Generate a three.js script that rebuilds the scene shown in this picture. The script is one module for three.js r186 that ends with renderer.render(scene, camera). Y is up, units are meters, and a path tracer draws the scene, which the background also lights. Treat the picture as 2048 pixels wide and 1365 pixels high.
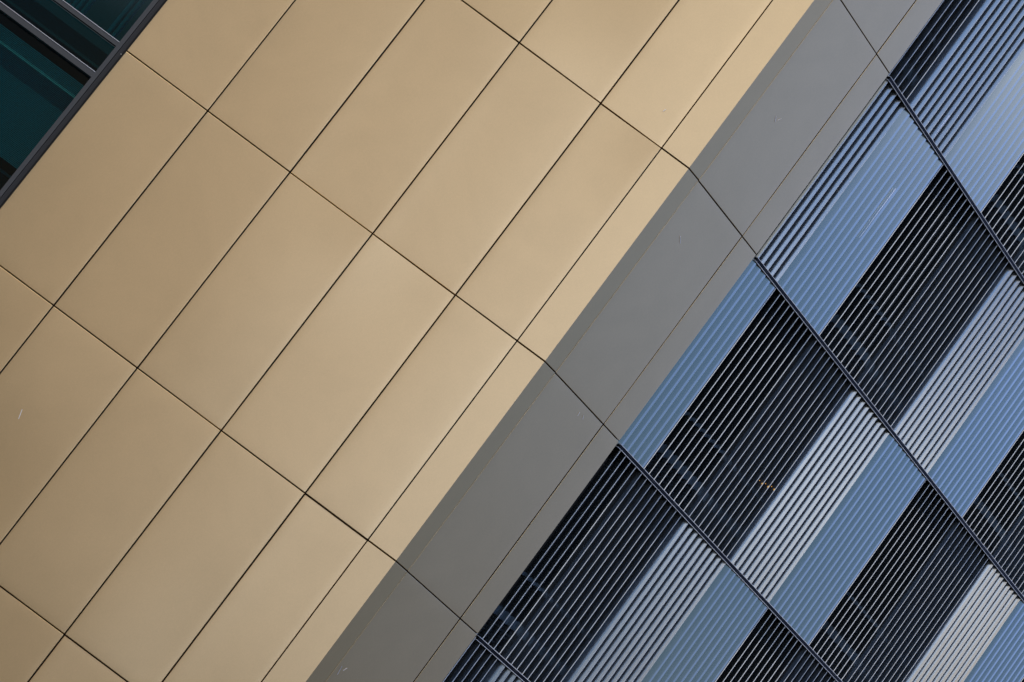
import * as THREE from 'three';
import { mergeGeometries } from 'three/addons/utils/BufferGeometryUtils.js';

// ------------------------------------------------------------------ renderer, camera, sky, sun
const renderer = new THREE.WebGLRenderer({ antialias: true });
renderer.toneMapping = THREE.LinearToneMapping;
renderer.toneMappingExposure = 1.0;
renderer.shadowMap.enabled = true;
const scene = new THREE.Scene();

const Y0 = 8.446;                                   // height of the reference floor line above the street
const camera = new THREE.PerspectiveCamera(14.604, 1024 / 682, 0.5, 4000);
{
  const R = new THREE.Vector3(0.80245451, 0.59062807, 0.08500137);
  const U = new THREE.Vector3(-0.5961721, 0.78748526, 0.15635152);
  const F = new THREE.Vector3(-0.02540827, 0.17614043, -0.98403708);
  camera.position.set(0.42405628, Y0 - 6.84637093, 37.99264997);
  const m = new THREE.Matrix4().makeBasis(R, U, F.clone().negate());
  camera.quaternion.setFromRotationMatrix(m);
  camera.updateMatrixWorld(true);
  camera.updateProjectionMatrix();
}

const SUN = new THREE.Vector3(-0.42, 0.755, 0.508).normalize();
function hash3(x, y, z) { const s = Math.sin(x * 127.1 + y * 311.7 + z * 74.7) * 43758.5453; return s - Math.floor(s); }
function noise3(x, y, z) {
  const xi = Math.floor(x), yi = Math.floor(y), zi = Math.floor(z);
  const f = t => t * t * t * (t * (t * 6 - 15) + 10);
  const u = f(x - xi), v = f(y - yi), w = f(z - zi), L = (a, b, t) => a + (b - a) * t;
  const h = (a, b, c) => hash3(xi + a, yi + b, zi + c);
  return L(L(L(h(0, 0, 0), h(1, 0, 0), u), L(h(0, 1, 0), h(1, 1, 0), u), v), L(L(h(0, 0, 1), h(1, 0, 1), u), L(h(0, 1, 1), h(1, 1, 1), u), v), w);
}
function fbm(x, y, z, o = 5) { let s = 0, a = 0.5, n = 0; for (let i = 0; i < o; i++) { s += a * noise3(x, y, z); n += a; a *= 0.5; x = x * 2.03 + 7.1; y = y * 2.03 + 3.7; z = z * 2.03 + 1.3; } return s / n; }
const smooth = (a, b, x) => { const t = Math.min(1, Math.max(0, (x - a) / (b - a))); return t * t * (3 - 2 * t); };
const DEG = Math.PI / 180;
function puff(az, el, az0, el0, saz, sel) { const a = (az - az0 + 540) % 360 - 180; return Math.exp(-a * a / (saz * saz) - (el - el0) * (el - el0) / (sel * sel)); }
function skyColor(d) {                               // broken cloud over blue: a wide bank in front of the gold face, blue to the side, glow patches added out of view
  const up = Math.max(0, d.y), toSun = Math.max(0, d.dot(SUN));
  const az = Math.atan2(d.z, d.x) / DEG, el = Math.asin(up) / DEG;   // azimuth 0 along +x, 90 towards the viewer
  const low = Math.exp(-el / 5), mid = smooth(3, 26, el);
  let r = 0.052 + 0.018 * mid + 0.10 * low, g = 0.108 + 0.062 * mid + 0.06 * low, b = 0.155 + 0.215 * mid + 0.0 * low;
  const s = 2.2 / (up + 0.30);
  const c = fbm(d.x * s + 11.3, d.z * s + 4.2, 2.7, 6);
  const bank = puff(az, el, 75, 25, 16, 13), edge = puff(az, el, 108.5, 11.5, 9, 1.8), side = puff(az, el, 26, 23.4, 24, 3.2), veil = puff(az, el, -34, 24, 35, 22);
  const shine = 2.1 * puff(az, el, 81, 8, 9.5, 24), warm = 0.97 * puff(az, el, 98.5, 6, 7, 22), lav = puff(az, el, 112, 15, 9, 13);  // veil, shine, warm, lav: glows added to unseen sky to tint reflections
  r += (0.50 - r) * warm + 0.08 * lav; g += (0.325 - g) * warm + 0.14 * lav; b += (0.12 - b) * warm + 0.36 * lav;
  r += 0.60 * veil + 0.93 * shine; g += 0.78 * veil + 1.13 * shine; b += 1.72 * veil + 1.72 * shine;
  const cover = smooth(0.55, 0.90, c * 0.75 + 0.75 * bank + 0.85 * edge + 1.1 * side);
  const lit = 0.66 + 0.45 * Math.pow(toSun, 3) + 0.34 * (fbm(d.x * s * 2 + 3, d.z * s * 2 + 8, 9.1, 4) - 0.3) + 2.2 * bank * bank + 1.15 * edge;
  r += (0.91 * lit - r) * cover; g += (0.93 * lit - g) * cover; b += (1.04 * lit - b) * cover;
  const glow = 1.2 * Math.pow(toSun, 40) + 0.16 * Math.pow(toSun, 9);
  r += glow; g += glow * 0.93; b += glow * 0.8;
  return [r, g, b];
}
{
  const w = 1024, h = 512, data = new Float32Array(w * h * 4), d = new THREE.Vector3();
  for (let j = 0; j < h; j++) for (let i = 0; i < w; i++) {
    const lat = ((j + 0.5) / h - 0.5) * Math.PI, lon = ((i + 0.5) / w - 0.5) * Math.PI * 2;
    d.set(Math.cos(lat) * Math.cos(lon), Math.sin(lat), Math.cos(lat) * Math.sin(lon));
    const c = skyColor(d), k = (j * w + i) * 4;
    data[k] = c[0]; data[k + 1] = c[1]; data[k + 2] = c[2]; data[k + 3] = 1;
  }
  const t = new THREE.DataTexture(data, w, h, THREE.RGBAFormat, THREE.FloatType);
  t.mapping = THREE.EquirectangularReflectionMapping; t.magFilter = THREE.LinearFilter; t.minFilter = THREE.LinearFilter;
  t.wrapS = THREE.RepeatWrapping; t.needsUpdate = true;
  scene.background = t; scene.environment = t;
}
const sun = new THREE.DirectionalLight(new THREE.Color(1.0, 0.93, 0.82), 2.0);
sun.position.copy(SUN).multiplyScalar(80).add(new THREE.Vector3(0, Y0, 0));
sun.target.position.set(0, Y0, 0);
sun.castShadow = true;
Object.assign(sun.shadow.camera, { left: -25, right: 25, top: 25, bottom: -25, near: 1, far: 200 });
sun.shadow.mapSize.set(2048, 2048);
scene.add(sun, sun.target);

// ------------------------------------------------------------------ helpers
let seed = 20240611;
const rnd = () => { seed = (seed * 1664525 + 1013904223) >>> 0; return seed / 4294967296; };
const used = {};
function numbered(n) { const k = used[n] = (used[n] || 0) + 1; return k === 1 ? n : `${n}_${String(k - 1).padStart(3, '0')}`; }
function thing(name, label, category, pos, turn = 0, group) {
  const o = new THREE.Group(); o.name = numbered(name); o.position.copy(pos); o.rotation.y = turn;
  o.userData = { label, category }; if (group) o.userData.group = group;
  scene.add(o); return o;
}
function part(name, geo, mat, parent, pos, turn = 0) {
  const m = new THREE.Mesh(geo, mat); m.name = name; m.castShadow = m.receiveShadow = true;
  if (pos) m.position.set(...pos); m.rotation.y = turn; parent.add(m); return m;
}
function structure(name, geo, mat, pos, turn = 0) {
  const m = part(numbered(name), geo, mat, scene, pos, turn); m.userData.kind = 'structure'; return m;
}
const box = (w, h, d, x = 0, y = 0, z = 0) => new THREE.BoxGeometry(w, h, d).translate(x, y, z);

// ------------------------------------------------------------------ materials
function grainTexture(n, amp, coarse, seedv) {      // colour variation of a sprayed metallic coating
  const data = new Uint8Array(n * n * 4);
  for (let j = 0; j < n; j++) for (let i = 0; i < n; i++) {
    const a = i / n * Math.PI * 2, b = j / n * Math.PI * 2;
    const q = fbm(Math.cos(a) * coarse + seedv, Math.sin(a) * coarse + Math.cos(b) * coarse, Math.sin(b) * coarse + 2 * seedv, 5);
    const v = 235 + (hash3(i, j, seedv) - 0.5) * amp + (q - 0.5) * amp * 1.2;
    const k = (j * n + i) * 4; data[k] = data[k + 1] = data[k + 2] = Math.min(255, Math.max(0, v)); data[k + 3] = 255;
  }
  const t = new THREE.DataTexture(data, n, n); t.wrapS = t.wrapT = THREE.RepeatWrapping; t.magFilter = THREE.LinearFilter; t.needsUpdate = true;
  return t;
}
const grain = grainTexture(512, 13, 2.5, 3.1); grain.repeat.set(1 / 5, 1 / 5);
const M = {
  gold: new THREE.MeshPhysicalMaterial({ color: new THREE.Color().setRGB(0.725, 0.506, 0.240), metalness: 1.0, roughness: 0.32, clearcoat: 0.6, clearcoatRoughness: 0.22, map: grain }),
  backing: new THREE.MeshStandardMaterial({ color: new THREE.Color().setRGB(0.006, 0.006, 0.007), roughness: 0.95 }),
  blade: new THREE.MeshPhysicalMaterial({ color: new THREE.Color().setRGB(0.74, 0.79, 0.755), metalness: 0.95, roughness: 0.19 }),
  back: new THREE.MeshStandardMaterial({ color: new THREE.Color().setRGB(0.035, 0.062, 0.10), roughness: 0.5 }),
  nose: new THREE.MeshPhysicalMaterial({ color: new THREE.Color().setRGB(0.90, 0.90, 0.89), metalness: 0.0, roughness: 0.35 }),
  ledge: new THREE.MeshPhysicalMaterial({ color: new THREE.Color().setRGB(0.005, 0.005, 0.006), metalness: 0, roughness: 0.4, specularIntensity: 0.25 }),
  trim: new THREE.MeshPhysicalMaterial({ color: new THREE.Color().setRGB(0.93, 0.92, 0.89), metalness: 0.0, roughness: 0.35 }),
  slot: new THREE.MeshStandardMaterial({ color: new THREE.Color().setRGB(0.07, 0.07, 0.07), roughness: 0.7 }),
  darkGlass: new THREE.MeshPhysicalMaterial({ color: new THREE.Color().setRGB(0.004, 0.006, 0.009), roughness: 0.04, metalness: 0, ior: 1.5, specularIntensity: 0.15 }),
  rail: new THREE.MeshPhysicalMaterial({ color: new THREE.Color().setRGB(0.065, 0.105, 0.16), roughness: 0.5, metalness: 0.1 }),
  grille: new THREE.MeshStandardMaterial({ color: new THREE.Color().setRGB(0.02, 0.032, 0.05), roughness: 0.6 }),
  frame: new THREE.MeshPhysicalMaterial({ color: new THREE.Color().setRGB(0.06, 0.061, 0.062), metalness: 0.3, roughness: 0.5 }),
  frameDark: new THREE.MeshPhysicalMaterial({ color: new THREE.Color().setRGB(0.018, 0.018, 0.019), metalness: 0.3, roughness: 0.55 }),
  frameLight: new THREE.MeshPhysicalMaterial({ color: new THREE.Color().setRGB(0.60, 0.60, 0.61), metalness: 0.3, roughness: 0.45 }),
  teal: new THREE.MeshPhysicalMaterial({ color: new THREE.Color().setRGB(0.165, 0.51, 0.54), transmission: 1, thickness: 0, roughness: 0.01, ior: 1.45, specularIntensity: 0.35 }),
  chalk: new THREE.MeshStandardMaterial({ color: new THREE.Color().setRGB(0.9, 0.9, 0.9), roughness: 0.6 }),
  lamp: new THREE.MeshStandardMaterial({ color: new THREE.Color().setRGB(0.5, 0.25, 0.05), emissive: new THREE.Color().setRGB(1.0, 0.50, 0.10), emissiveIntensity: 0.6 }),
  glint: new THREE.MeshStandardMaterial({ color: new THREE.Color().setRGB(0.97, 0.97, 0.97), roughness: 0.45, metalness: 1 }),
  scuff: new THREE.MeshStandardMaterial({ color: new THREE.Color().setRGB(0.95, 0.95, 0.93), roughness: 0.6 }),
  ground: new THREE.MeshStandardMaterial({ color: new THREE.Color().setRGB(0.10, 0.095, 0.085), roughness: 0.9 }),
  interior: new THREE.MeshStandardMaterial({ color: new THREE.Color().setRGB(0.06, 0.075, 0.085), roughness: 0.9 }),
  beam: new THREE.MeshStandardMaterial({ color: new THREE.Color().setRGB(0.35, 0.40, 0.40), roughness: 0.8 }),
  blind: new THREE.MeshStandardMaterial({ color: new THREE.Color().setRGB(0.50, 0.56, 0.55), roughness: 0.8 }),
};

// ------------------------------------------------------------------ building frame: gold face on z = 0, second face turned away by TH
const H = 3.6107, TH = 0.80816;
const D = new THREE.Vector3(Math.cos(TH), 0, -Math.sin(TH)), N = new THREE.Vector3(Math.sin(TH), 0, Math.cos(TH));
const jC = 0.3115, jD = jC + 1.5069, jE = jD + 0.5034;      // joints on the grey face, measured from the fold
const E0 = D.clone().multiplyScalar(jE).setY(Y0);           // where the louvres begin
const A1 = -0.4968, B1 = A1 - 1.1187, W = 1.5, XF = -7.592; // joints on the gold face
const KMIN = -3, KMAX = 4;
const onFace = (s, y, n) => E0.clone().addScaledVector(D, s).addScaledVector(N, n).add(new THREE.Vector3(0, y, 0));

const ground = structure('ground', new THREE.CircleGeometry(1500, 64).rotateX(-Math.PI / 2), M.ground, [0, 0, 0]);

// a cassette: front sheet, softly dished like real sheet metal, rounded edges folded back to the frame
function cassette(w, h, dep, bev, ox, oy, dish) {
  const nx = Math.max(4, Math.round(w / 0.12)), ny = Math.max(6, Math.round(h / 0.16));
  const xs = [], pos = [], uv = [], idx = [];
  const at = (n, L) => { const a = [0, bev * 0.3, bev]; for (let i = 1; i < n; i++) a.push(bev + (L - 2 * bev) * i / n); a.push(L - bev, L - bev * 0.3, L); return a; };
  const X = at(nx, w), Yv = at(ny, h);
  const drop = t => t >= bev ? 0 : bev - Math.sqrt(Math.max(0, bev * bev - (bev - t) * (bev - t)));
  for (let j = 0; j < Yv.length; j++) for (let i = 0; i < X.length; i++) {
    const x = X[i], y = Yv[j], ex = Math.min(x, w - x), ey = Math.min(y, h - y);
    const fade = 1;
    const z = -drop(ex) - drop(ey) + fade * dish(x + ox, y + oy);
    pos.push(x, y, z); uv.push(x + ox, y + oy);
  }
  const nX = X.length;
  for (let j = 0; j < Yv.length - 1; j++) for (let i = 0; i < nX - 1; i++) { const a = j * nX + i; idx.push(a, a + 1, a + nX + 1, a, a + nX + 1, a + nX); }
  const g = new THREE.BufferGeometry();
  g.setAttribute('position', new THREE.Float32BufferAttribute(pos, 3)); g.setAttribute('uv', new THREE.Float32BufferAttribute(uv, 2)); g.setIndex(idx); g.computeVertexNormals();
  const flange = new THREE.BufferGeometry();                  // the four folded edges
  const q = [[0, 0, w, 0], [w, 0, w, h], [w, h, 0, h], [0, h, 0, 0]], fp = [], fu = [], fi = [];
  q.forEach(([x0, y0, x1, y1], k) => { fp.push(x0, y0, -bev, x1, y1, -bev, x1, y1, -dep, x0, y0, -dep); fu.push(x0, y0, x1, y1, x1, y1 - dep, x0, y0 - dep); const b = k * 4; fi.push(b, b + 2, b + 1, b, b + 3, b + 2); });
  flange.setAttribute('position', new THREE.Float32BufferAttribute(fp, 3)); flange.setAttribute('uv', new THREE.Float32BufferAttribute(fu, 2)); flange.setIndex(fi); flange.computeVertexNormals();
  return mergeGeometries([g, flange]);
}
// a folded cassette: plan outline swept upward
function folded(outline, h) {
  const s = new THREE.Shape(outline.map(p => new THREE.Vector2(p[0], p[1])));
  const bev = 0.008, g = new THREE.ExtrudeGeometry(s, { depth: h - 2 * bev, bevelEnabled: true, bevelThickness: bev, bevelSize: bev, bevelOffset: -bev, bevelSegments: 3 });
  g.translate(0, 0, bev).rotateX(-Math.PI / 2);               // outline y becomes -z
  const p = g.attributes.position, u = g.attributes.uv;
  for (let i = 0; i < p.count; i++) u.setXY(i, p.getX(i) - p.getZ(i), p.getY(i));
  return g;
}

// ------------------------------------------------------------------ the clad wall
const marks = [[-5.526, -5.13, 0.14, 0.3, 0], [-3.72, -3.944, 0.035, 0.8, 0], [-0.8, 4.1, 0.05, -0.3, 0], [0.76, 2.80, 0.11, 0.9, 1], [0.86, 5.20, 0.09, 0.7, 1], [0.935, 5.25, 0.07, -0.6, 1], [1.24, -0.168, 0.06, 0.2, 1], [1.36, -0.154, 0.06, 0.6, 1], [0.41, -5.31, 0.13, 0.2, 1], [0.49, -5.25, 0.07, -0.5, 1]];   // scuffs: along the face, height, length, lean, which face
const wall = thing('metal_clad_wall', 'champagne gold metal panel wall that folds back into a shaded grey strip beside the louvres', 'wall', new THREE.Vector3(0, Y0, 0));
{
  const gap = 0.0075;                                          // half of an open joint
  const cols = [[B1, A1], [B1 - W, B1], [B1 - 2 * W, B1 - W], [B1 - 3 * W, B1 - 2 * W], [XF, B1 - 3 * W]];
  for (let k = KMIN; k < KMAX; k++) {
    const y0 = k * H + gap, h = H - 2 * gap;
    cols.forEach(([x0, x1], c) => {
      const left = c === 4 ? 0 : gap, w = x1 - x0 - gap - left, o1 = rnd() * 50, o2 = rnd() * 50;
      const dish = (x, y) => 0.042 * (fbm(x * 0.42 + o1, y * 0.36 + o2, c * 3.1 + k, 1) - 0.5) + 0.0008 * Math.sin((y - k * H) / H * Math.PI);
      const m = part('cladding_panel', cassette(w, h, 0.05, 0.008, x0 + 20, y0 + 20, dish), M.gold, wall, [x0 + left, y0, 0]);
      m.rotation.x = (rnd() - 0.5) * 0.003; m.rotation.y = (rnd() - 0.5) * 0.009;
    });
    // folded corner panel
    const t = 0.05, c = Math.cos(TH), s = Math.sin(TH), hx = t * Math.tan(TH / 2), e = jC - 0.012;
    const tl = TH - 0.05, P = (a, n) => [a * Math.cos(tl) + n * Math.sin(tl), a * Math.sin(tl) - n * Math.cos(tl)];   // point on the grey face, a along it, n out; second value is -z
    const corner = [[A1 + gap, t], [-hx, t], P(e, -t), P(e, 0), [0, 0], [A1 + gap, 0]];
    part('corner_panel', folded(corner, h), M.gold, wall, [0, y0, 0]);
    // grey face: wide panel, then the narrow one beside the louvres with its folded edge
    const o1 = rnd() * 50, dish = (x, y) => 0.012 * (fbm(x * 0.5 + o1, y * 0.42, k + 0.5, 2) - 0.5);
    const place = (m, a, tilt) => { m.position.set(D.x * a, y0, D.z * a); m.rotation.y = TH + tilt; };
    place(part('cladding_panel', cassette(jD - jC - 0.024, h, 0.05, 0.006, 40, y0 + 20, dish), M.gold, wall), jC + 0.012, (rnd() - 0.5) * 0.006);
    place(part('edge_panel', cassette(jE - jD - 0.012, h, 0.05, 0.006, 43, y0 + 20, () => 0), M.gold, wall), jD + 0.012, 0);
  }
  for (const [a, y, len, lean, f] of marks) {
    const g = new THREE.CapsuleGeometry(0.004, len, 3, 6).scale(1, 1, 0.3).rotateZ(lean), m = part('scuff_mark', g, f ? M.scuff : M.chalk, wall, f ? [D.x * a + N.x * 0.006, y, D.z * a + N.z * 0.006] : [a, y, 0.006]);
    if (f) m.rotation.y = TH;
  }
  for (const a of [jC, jD]) { const g = part('gasket', box(0.023, (KMAX - KMIN) * H, 0.012, 0, (KMIN + KMAX) / 2 * H, 0), M.backing, wall, [D.x * a - N.x * 0.018, 0, D.z * a - N.z * 0.018]); g.rotation.y = TH; }
  const y = KMIN * H, hh = (KMAX - KMIN) * H;
  part('backing', box(-XF + 0.02, hh, 0.35, (XF - 0.02) / 2 - 0.02, hh / 2 + y, -0.235), M.backing, wall);
  const bk = part('backing', box(jE - 0.12, hh, 0.10, (jE - 0.12) / 2, hh / 2 + y, -0.115), M.backing, wall); bk.rotation.y = TH;
}

// ------------------------------------------------------------------ louvres
const PITCH = 0.1691, MOD = 1.522, S0 = 0.822, NB = -0.045;
// blade section: origin at the round outer edge, leaf running to -x; the outer strip is bent a few degrees towards the seen side
const BL = H - 0.016;
function bladeGeometry(L, z0, t, LIP) {
  const w = 0.165, lip = 0.043, k = lip * Math.tan(LIP * Math.PI / 180), front = [];
  for (let i = 0; i <= 10; i++) {                              // gently dished main leaf
    const x = -w + (w - lip) * i / 10, u = (x + lip) / (w - lip);   // -1 at the rear edge, 0 at the bend
    front.push([x, -k + (w - lip) * (-0.10 * u - 0.095 * u * u)]);
  }
  front.push([-0.003, 0]);
  const back = front.map(([x, z]) => [x, z - z0 - t]).reverse();
  const s = new THREE.Shape(); [...front.map(([x, z]) => [x, z - z0]), ...back].forEach(([x, z], i) => i ? s.lineTo(x, -z) : s.moveTo(x, -z)); s.closePath();
  return new THREE.ExtrudeGeometry(s, { depth: L, bevelEnabled: false }).rotateX(-Math.PI / 2).applyMatrix4(new THREE.Matrix4().makeScale(1, 1, 1));
}
function beadGeometry(L) {                                    // thick square-cut outer edge with eased corners
  const s = new THREE.Shape(); s.moveTo(-0.016, 0.0070); s.lineTo(-0.002, 0.0030); s.lineTo(0, 0.0042); s.lineTo(0, 0.0135); s.lineTo(-0.001, 0.015); s.lineTo(-0.003, 0.0155); s.lineTo(-0.016, 0.010); s.closePath();
  return new THREE.ExtrudeGeometry(s, { depth: L, bevelEnabled: false }).rotateX(-Math.PI / 2);
}
const LEAF = {}, BACK = {};
for (const [st, lip] of [['flat', -13], ['grad', -8], ['wide', -8], ['thin', -8]]) { LEAF[st] = bladeGeometry(BL, 0, 0.003, lip); BACK[st] = bladeGeometry(BL, 0.003, 0.002, lip); }
const noseG = beadGeometry(BL);
const STATE = { flat: [20, 0.164], grad: [66, 0.12], wide: [91, 0.036], thin: [118, 0.004] };   // opening angle in degrees, place of the outer edge within the pitch
const ORDER = ['flat', 'thin', 'wide', 'grad'];
const LOOK = { flat: 'closed smooth blue louvre panel', grad: 'shingled pale blue louvre panel', wide: 'half open dark louvre panel', thin: 'wide open black louvre panel' };
const ROWS = { 2: 'above the uppermost black ledge', 1: 'right under the uppermost black ledge', 0: 'right under the second black ledge', '-1': 'right under the third black ledge', '-2': 'under the lowest black ledge' };
const ORD = ['touching grey wall', 'second from grey wall', 'third from grey wall', 'fourth from grey wall', 'fifth from grey wall', 'sixth from grey wall', 'seventh from grey wall', 'eighth from grey wall', 'ninth from grey wall', 'tenth from grey wall'];
function inFrame(p, m) { const v = p.clone().project(camera); return Math.abs(v.x) < 1 + m && Math.abs(v.y) < 1 + m; }
function streakGeometry(len, wid) {                             // bright glint given a solid shape, thick at the top and thinning downwards
  const g = new THREE.CylinderGeometry(wid * 0.5, wid * 0.16, len, 8, 24), p = g.attributes.position;
  for (let i = 0; i < p.count; i++) { const y = p.getY(i); p.setX(i, p.getX(i) * (0.75 + 0.5 * noise3(y * 9, 1, 2)) + 0.012 * (noise3(y * 3, 4, 7) - 0.5) + y * 0.012); p.setZ(i, p.getZ(i) * 0.35); }
  g.computeVertexNormals(); return g;
}
const modules = [];
for (let k = -2; k <= 2; k++) for (let m = 0; m <= 9; m++) {
  const s = m ? S0 + MOD * (m - 1) : 0, s2 = S0 + MOD * m;
  let seen = false;
  for (let a = 0; a <= 8 && !seen; a++) for (let b = 0; b <= 8 && !seen; b++) seen = inFrame(onFace(s + (s2 - s) * a / 8, (k + b / 8) * H, 0), 0.04);
  if (!seen) continue;
  const st = ORDER[(((m - k) % 4) + 4) % 4];
  const t = thing('louvre_panel', `${LOOK[st]} ${ROWS[k]}, ${ORD[m]}`, 'louvre', onFace(s, k * H + 0.0, 0), TH, 'rotating louvre panels of the side face');
  for (let i = m ? 0 : 4; i < 9; i++) {
    const x = (m ? 0 : S0 - MOD) + PITCH * i + STATE[st][1] - NB;
    const ps = STATE[st][0] + (rnd() - 0.5) * 0.5;
    const b = part('blade', LEAF[st], M.blade, t, [x, -0.029, NB], -ps * Math.PI / 180);
    part('edge_bead', noseG, M.nose, b); part('back_face', BACK[st], M.back, b);
  }
  if (k === 1 && m === 1) part('glint_streak', streakGeometry(1.01, 0.022), M.glint, t, [1.77 - s, 5.69 - k * H, -0.026]);  // glint on the closed blades, modelled as a thin polished strip
  if (k === 2 && m === 1) part('glint_streak', streakGeometry(0.42, 0.020), M.glint, t, [1.79 - s, 7.51 - k * H, -0.030]);
  modules.push([k, m, st, t]);
}

// ------------------------------------------------------------------ black ledges at each floor line
const LEN = 16;
function ledge(k, label) {
  const t = thing('floor_ledge', label, 'ledge', onFace(0, k * H - 0.037, 0), TH, 'black ledges across the louvre face');
  const hgt = 0.062, s = 0.09, f = -0.012;
  part('channel', box(LEN, hgt - 0.012, 0.010, s + LEN / 2, 0, f - 0.008), M.ledge, t);
  part('return_end', box(0.03, hgt - 0.012, 0.30, s + 0.015, 0, f - 0.0135 - 0.15), M.ledge, t);
  for (const y of [hgt / 2, -hgt / 2]) part('edge_trim', new THREE.CylinderGeometry(0.005, 0.005, LEN, 10).rotateZ(Math.PI / 2).translate(s + LEN / 2, y, f - 0.006), M.trim, t);
  for (const y of [hgt / 2, -hgt / 2]) part('edge_trim', box(0.007, 0.007, 0.24, s - 0.0075, y, f - 0.12), M.trim, t);
  part('sill_plate', box(LEN - 0.051, 0.012, 0.36, s + 0.051 + LEN / 2, 0.0, f - 0.0135 - 0.18), M.ledge, t);
  for (let m = 0; m < 9; m++) for (const d of [0.42, 1.2]) part('slot', box(0.13, 0.007, 0.004, m * MOD + d, 0.006, f - 0.0032), M.slot, t);
  return t;
}
ledge(2, 'uppermost black ledge, short, crossing the top right corner of the louvres');
ledge(1, 'long black ledge second from the top, starting beside the middle of the grey strip');
ledge(0, 'long black ledge third from the top, starting beside the lower part of the grey strip');
ledge(-1, 'lowest black ledge, only its short start showing at the bottom edge');

// ------------------------------------------------------------------ recessed dark window band behind each row of louvres
const BAND = { 2: 'dark recessed window band behind the top row of louvres', 1: 'dark recessed window band behind the second row of louvres from the top', 0: 'dark recessed window band behind the third row of louvres from the top', '-1': 'dark recessed window band behind the fourth row of louvres from the top', '-2': 'dark recessed window band behind the lowest row of louvres' };
const bandSeen = {};
for (const [k, m] of modules) bandSeen[k] = Math.max(bandSeen[k] || 0, m);
for (const k of Object.keys(bandSeen).map(Number).sort((a, b) => b - a)) {
  const len = (bandSeen[k] + 1) * MOD + 0.2, t = thing('window_band', BAND[k], 'window', onFace(-0.3, k * H - 0.037, -0.46), TH, 'dark window bands behind the louvres');
  const n = Math.ceil(len / MOD);
  for (let i = 0; i < n; i++) part('pane', box(MOD - 0.02, H - 0.13, 0.02, MOD * (i + 0.5), H / 2, -0.02), M.darkGlass, t);
  part('floor_slab', box(n * MOD, 0.12, 0.30, n * MOD / 2, 0, -0.14), M.backing, t);
  part('guard_rail', box(n * MOD, 0.055, 0.02, n * MOD / 2, 1.24, 0.05), M.rail, t);
  part('sill_rail', box(n * MOD, 0.15, 0.02, n * MOD / 2, 0.56, 0.05), M.rail, t);
  const cells = [];                                            // perforated grille in front of the lower glass
  for (let i = 0; i < n * 26; i++) for (let j = 0; j < 7; j++) if (rnd() > 0.25) cells.push(box(0.046 * (0.7 + 0.5 * rnd()), 0.034, 0.008, 0.0585 * (i + 0.5), 0.10 + 0.055 * j + 0.01 * rnd(), 0.02 + 0.01 * rnd()));
  const g = part('grille', mergeGeometries(cells), M.grille, t); g.userData.kind = 'stuff';
}
// closed back of the building
structure('interior_wall', box(18, (KMAX - KMIN) * H, 0.2), M.backing, onFace(8.5, (KMIN + KMAX) / 2 * H, -0.95).toArray(), TH);

// three tiny warm lamps showing between half open blades
[[3.379, 1.287, 'upper left'], [3.55, 1.328, 'middle'], [3.719, 1.373, 'lower right']].forEach(([a, y, w]) => {
  const t = thing('indicator_lamp', `${w} one of three tiny orange lamps between dark half open louvres`, 'lamp', onFace(a, y, -0.09), TH, 'tiny orange lamps behind the louvres');
  part('bulb', new THREE.SphereGeometry(0.0075, 12, 8), M.lamp, t); part('holder', new THREE.CylinderGeometry(0.008, 0.012, 0.05, 8).translate(0, -0.038, 0), M.backing, t);
  const l = new THREE.PointLight(new THREE.Color(1, 0.55, 0.12), 0.0012); l.position.set(0, 0, 0.02); l.castShadow = true; t.add(l);
});

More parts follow.
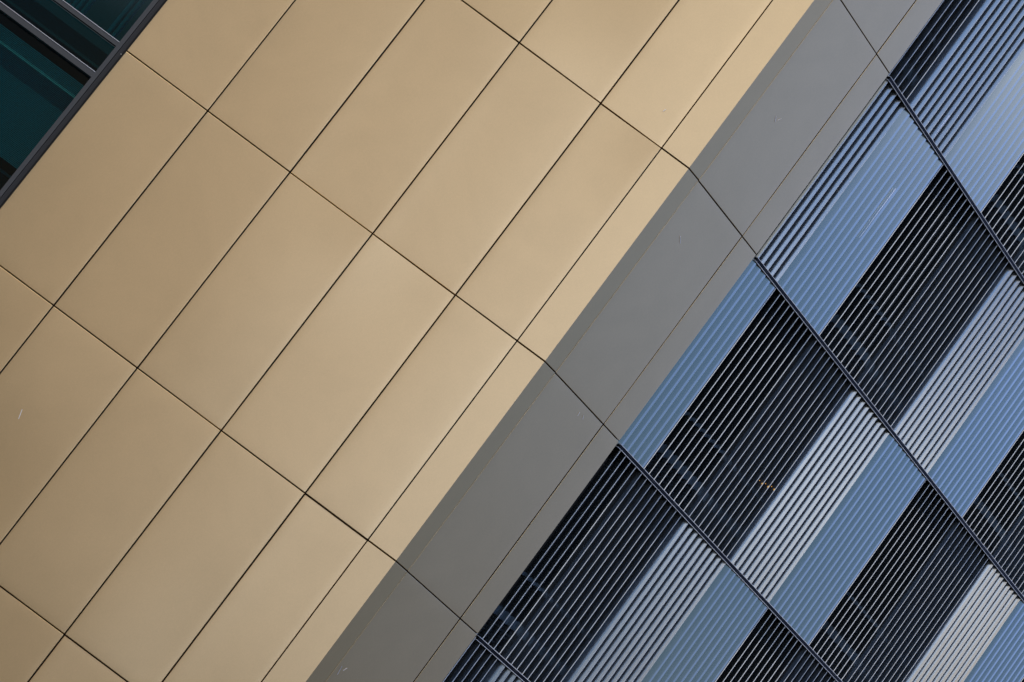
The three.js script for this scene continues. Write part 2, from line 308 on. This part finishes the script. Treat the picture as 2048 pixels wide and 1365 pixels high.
// ------------------------------------------------------------------ window wall at the top left
{
  const t = thing('window_wall', 'dark teal glazing with slim grey frames left of the gold panels, top left corner', 'window', new THREE.Vector3(XF, Y0, 0));
  const zf = -0.10, L = 3.4, y0 = -5.2, y1 = 3.2, mid = (y0 + y1) / 2, hh = y1 - y0;
  part('outer_jamb', box(0.10, hh, 0.14, -0.056, mid, zf - 0.05), M.frameDark, t);
  part('inner_jamb', box(0.066, hh, 0.14, -0.149, mid, zf - 0.055), M.frame, t);
  for (const [ya, yb] of [[-0.605, -0.508], [-0.018, 0.060], [-3.72, -3.62]]) {
    part('rail', box(L, yb - ya, 0.11, -0.183 - L / 2, (ya + yb) / 2, zf - 0.045), M.frame, t);
    part('rail_cap', box(L, 0.008, 0.008, -0.183 - L / 2, yb - 0.004, zf + 0.0145), M.frameLight, t);
  }
  part('joint_clip', box(0.04, 0.008, 0.006, -0.035, -0.075, zf + 0.024), M.trim, t);
  for (const [ya, yb] of [[0.065, 3.1], [-0.503, -0.023], [-3.615, -0.61], [-5.1, -3.725]])
    part('pane', box(L, yb - ya, 0.012, -0.183 - L / 2, (ya + yb) / 2, zf - 0.13), M.teal, t);
  const b = thing('window_blind', 'finely ribbed greenish blind behind the large lower pane of the teal window', 'blind', new THREE.Vector3(XF - 0.183, Y0, zf - 0.40));
  for (let i = 0; i < 66; i++) part('slat', box(L, 0.017, 0.004, -L / 2, -0.72 - i * 0.024, 0), M.blind, b);
  structure('interior_wall', box(8, hh, 0.2), M.interior, [XF - 3.5, Y0 + mid, -3.6]);
  structure('ceiling', box(8, 0.35, 3.0), M.interior, [XF - 3.5, Y0 - 0.30, -2.0]);
  structure('ceiling', box(8, 0.35, 3.0), M.interior, [XF - 3.5, Y0 - 0.30 - H, -2.0]);
  const bm = thing('steel_beam', 'pale beam running behind the dark middle pane of the teal window', 'beam', new THREE.Vector3(XF - 0.4, Y0 - 0.28, -0.75));
  part('flange', box(3, 0.05, 0.12, -1.5, 0.10, 0), M.beam, bm); part('flange', box(3, 0.05, 0.12, -1.5, -0.14, 0), M.beam, bm); part('web', box(3, 0.19, 0.02, -1.5, -0.02, -0.03), M.interior, bm);
  for (const y of [0.10, -0.14]) for (let i = 0; i < 4; i++) part('bracket', box(0.05, 0.16, 0.10, -0.35 - i * 0.55, y - 0.02, 0.05), M.beam, bm);
  const cur = (dx, w, label) => {                                // hanging curtain strips in soft folds
    const c = thing('curtain', label, 'curtain', new THREE.Vector3(XF - dx, Y0 + 0.12, -0.62));
    const n = Math.round(w / 0.09);
    for (let i = 0; i < n; i++) part('fold', new THREE.CylinderGeometry(0.034, 0.042, 2.6, 8, 1, true).translate(-i * 0.085, 1.3, 0.02 * (i % 2)), M.beam, c);
    return c;
  };
  cur(0.42, 0.18, 'narrow pale curtain close to the frame in the upper pane of the teal window');
  cur(1.0, 0.55, 'wider pale curtain left of the narrow one in the upper pane of the teal window');
  const cab = thing('cabinet', 'dark cabinet low behind the big lower pane of the teal window', 'cabinet', new THREE.Vector3(XF - 1.2, Y0 - 3.6, -1.3));
  part('carcass', box(1.6, 1.2, 0.4, 0, 0.6, 0), M.interior, cab); part('top', box(1.66, 0.04, 0.46, 0, 1.22, 0), M.beam, cab);
}

renderer.render(scene, camera);
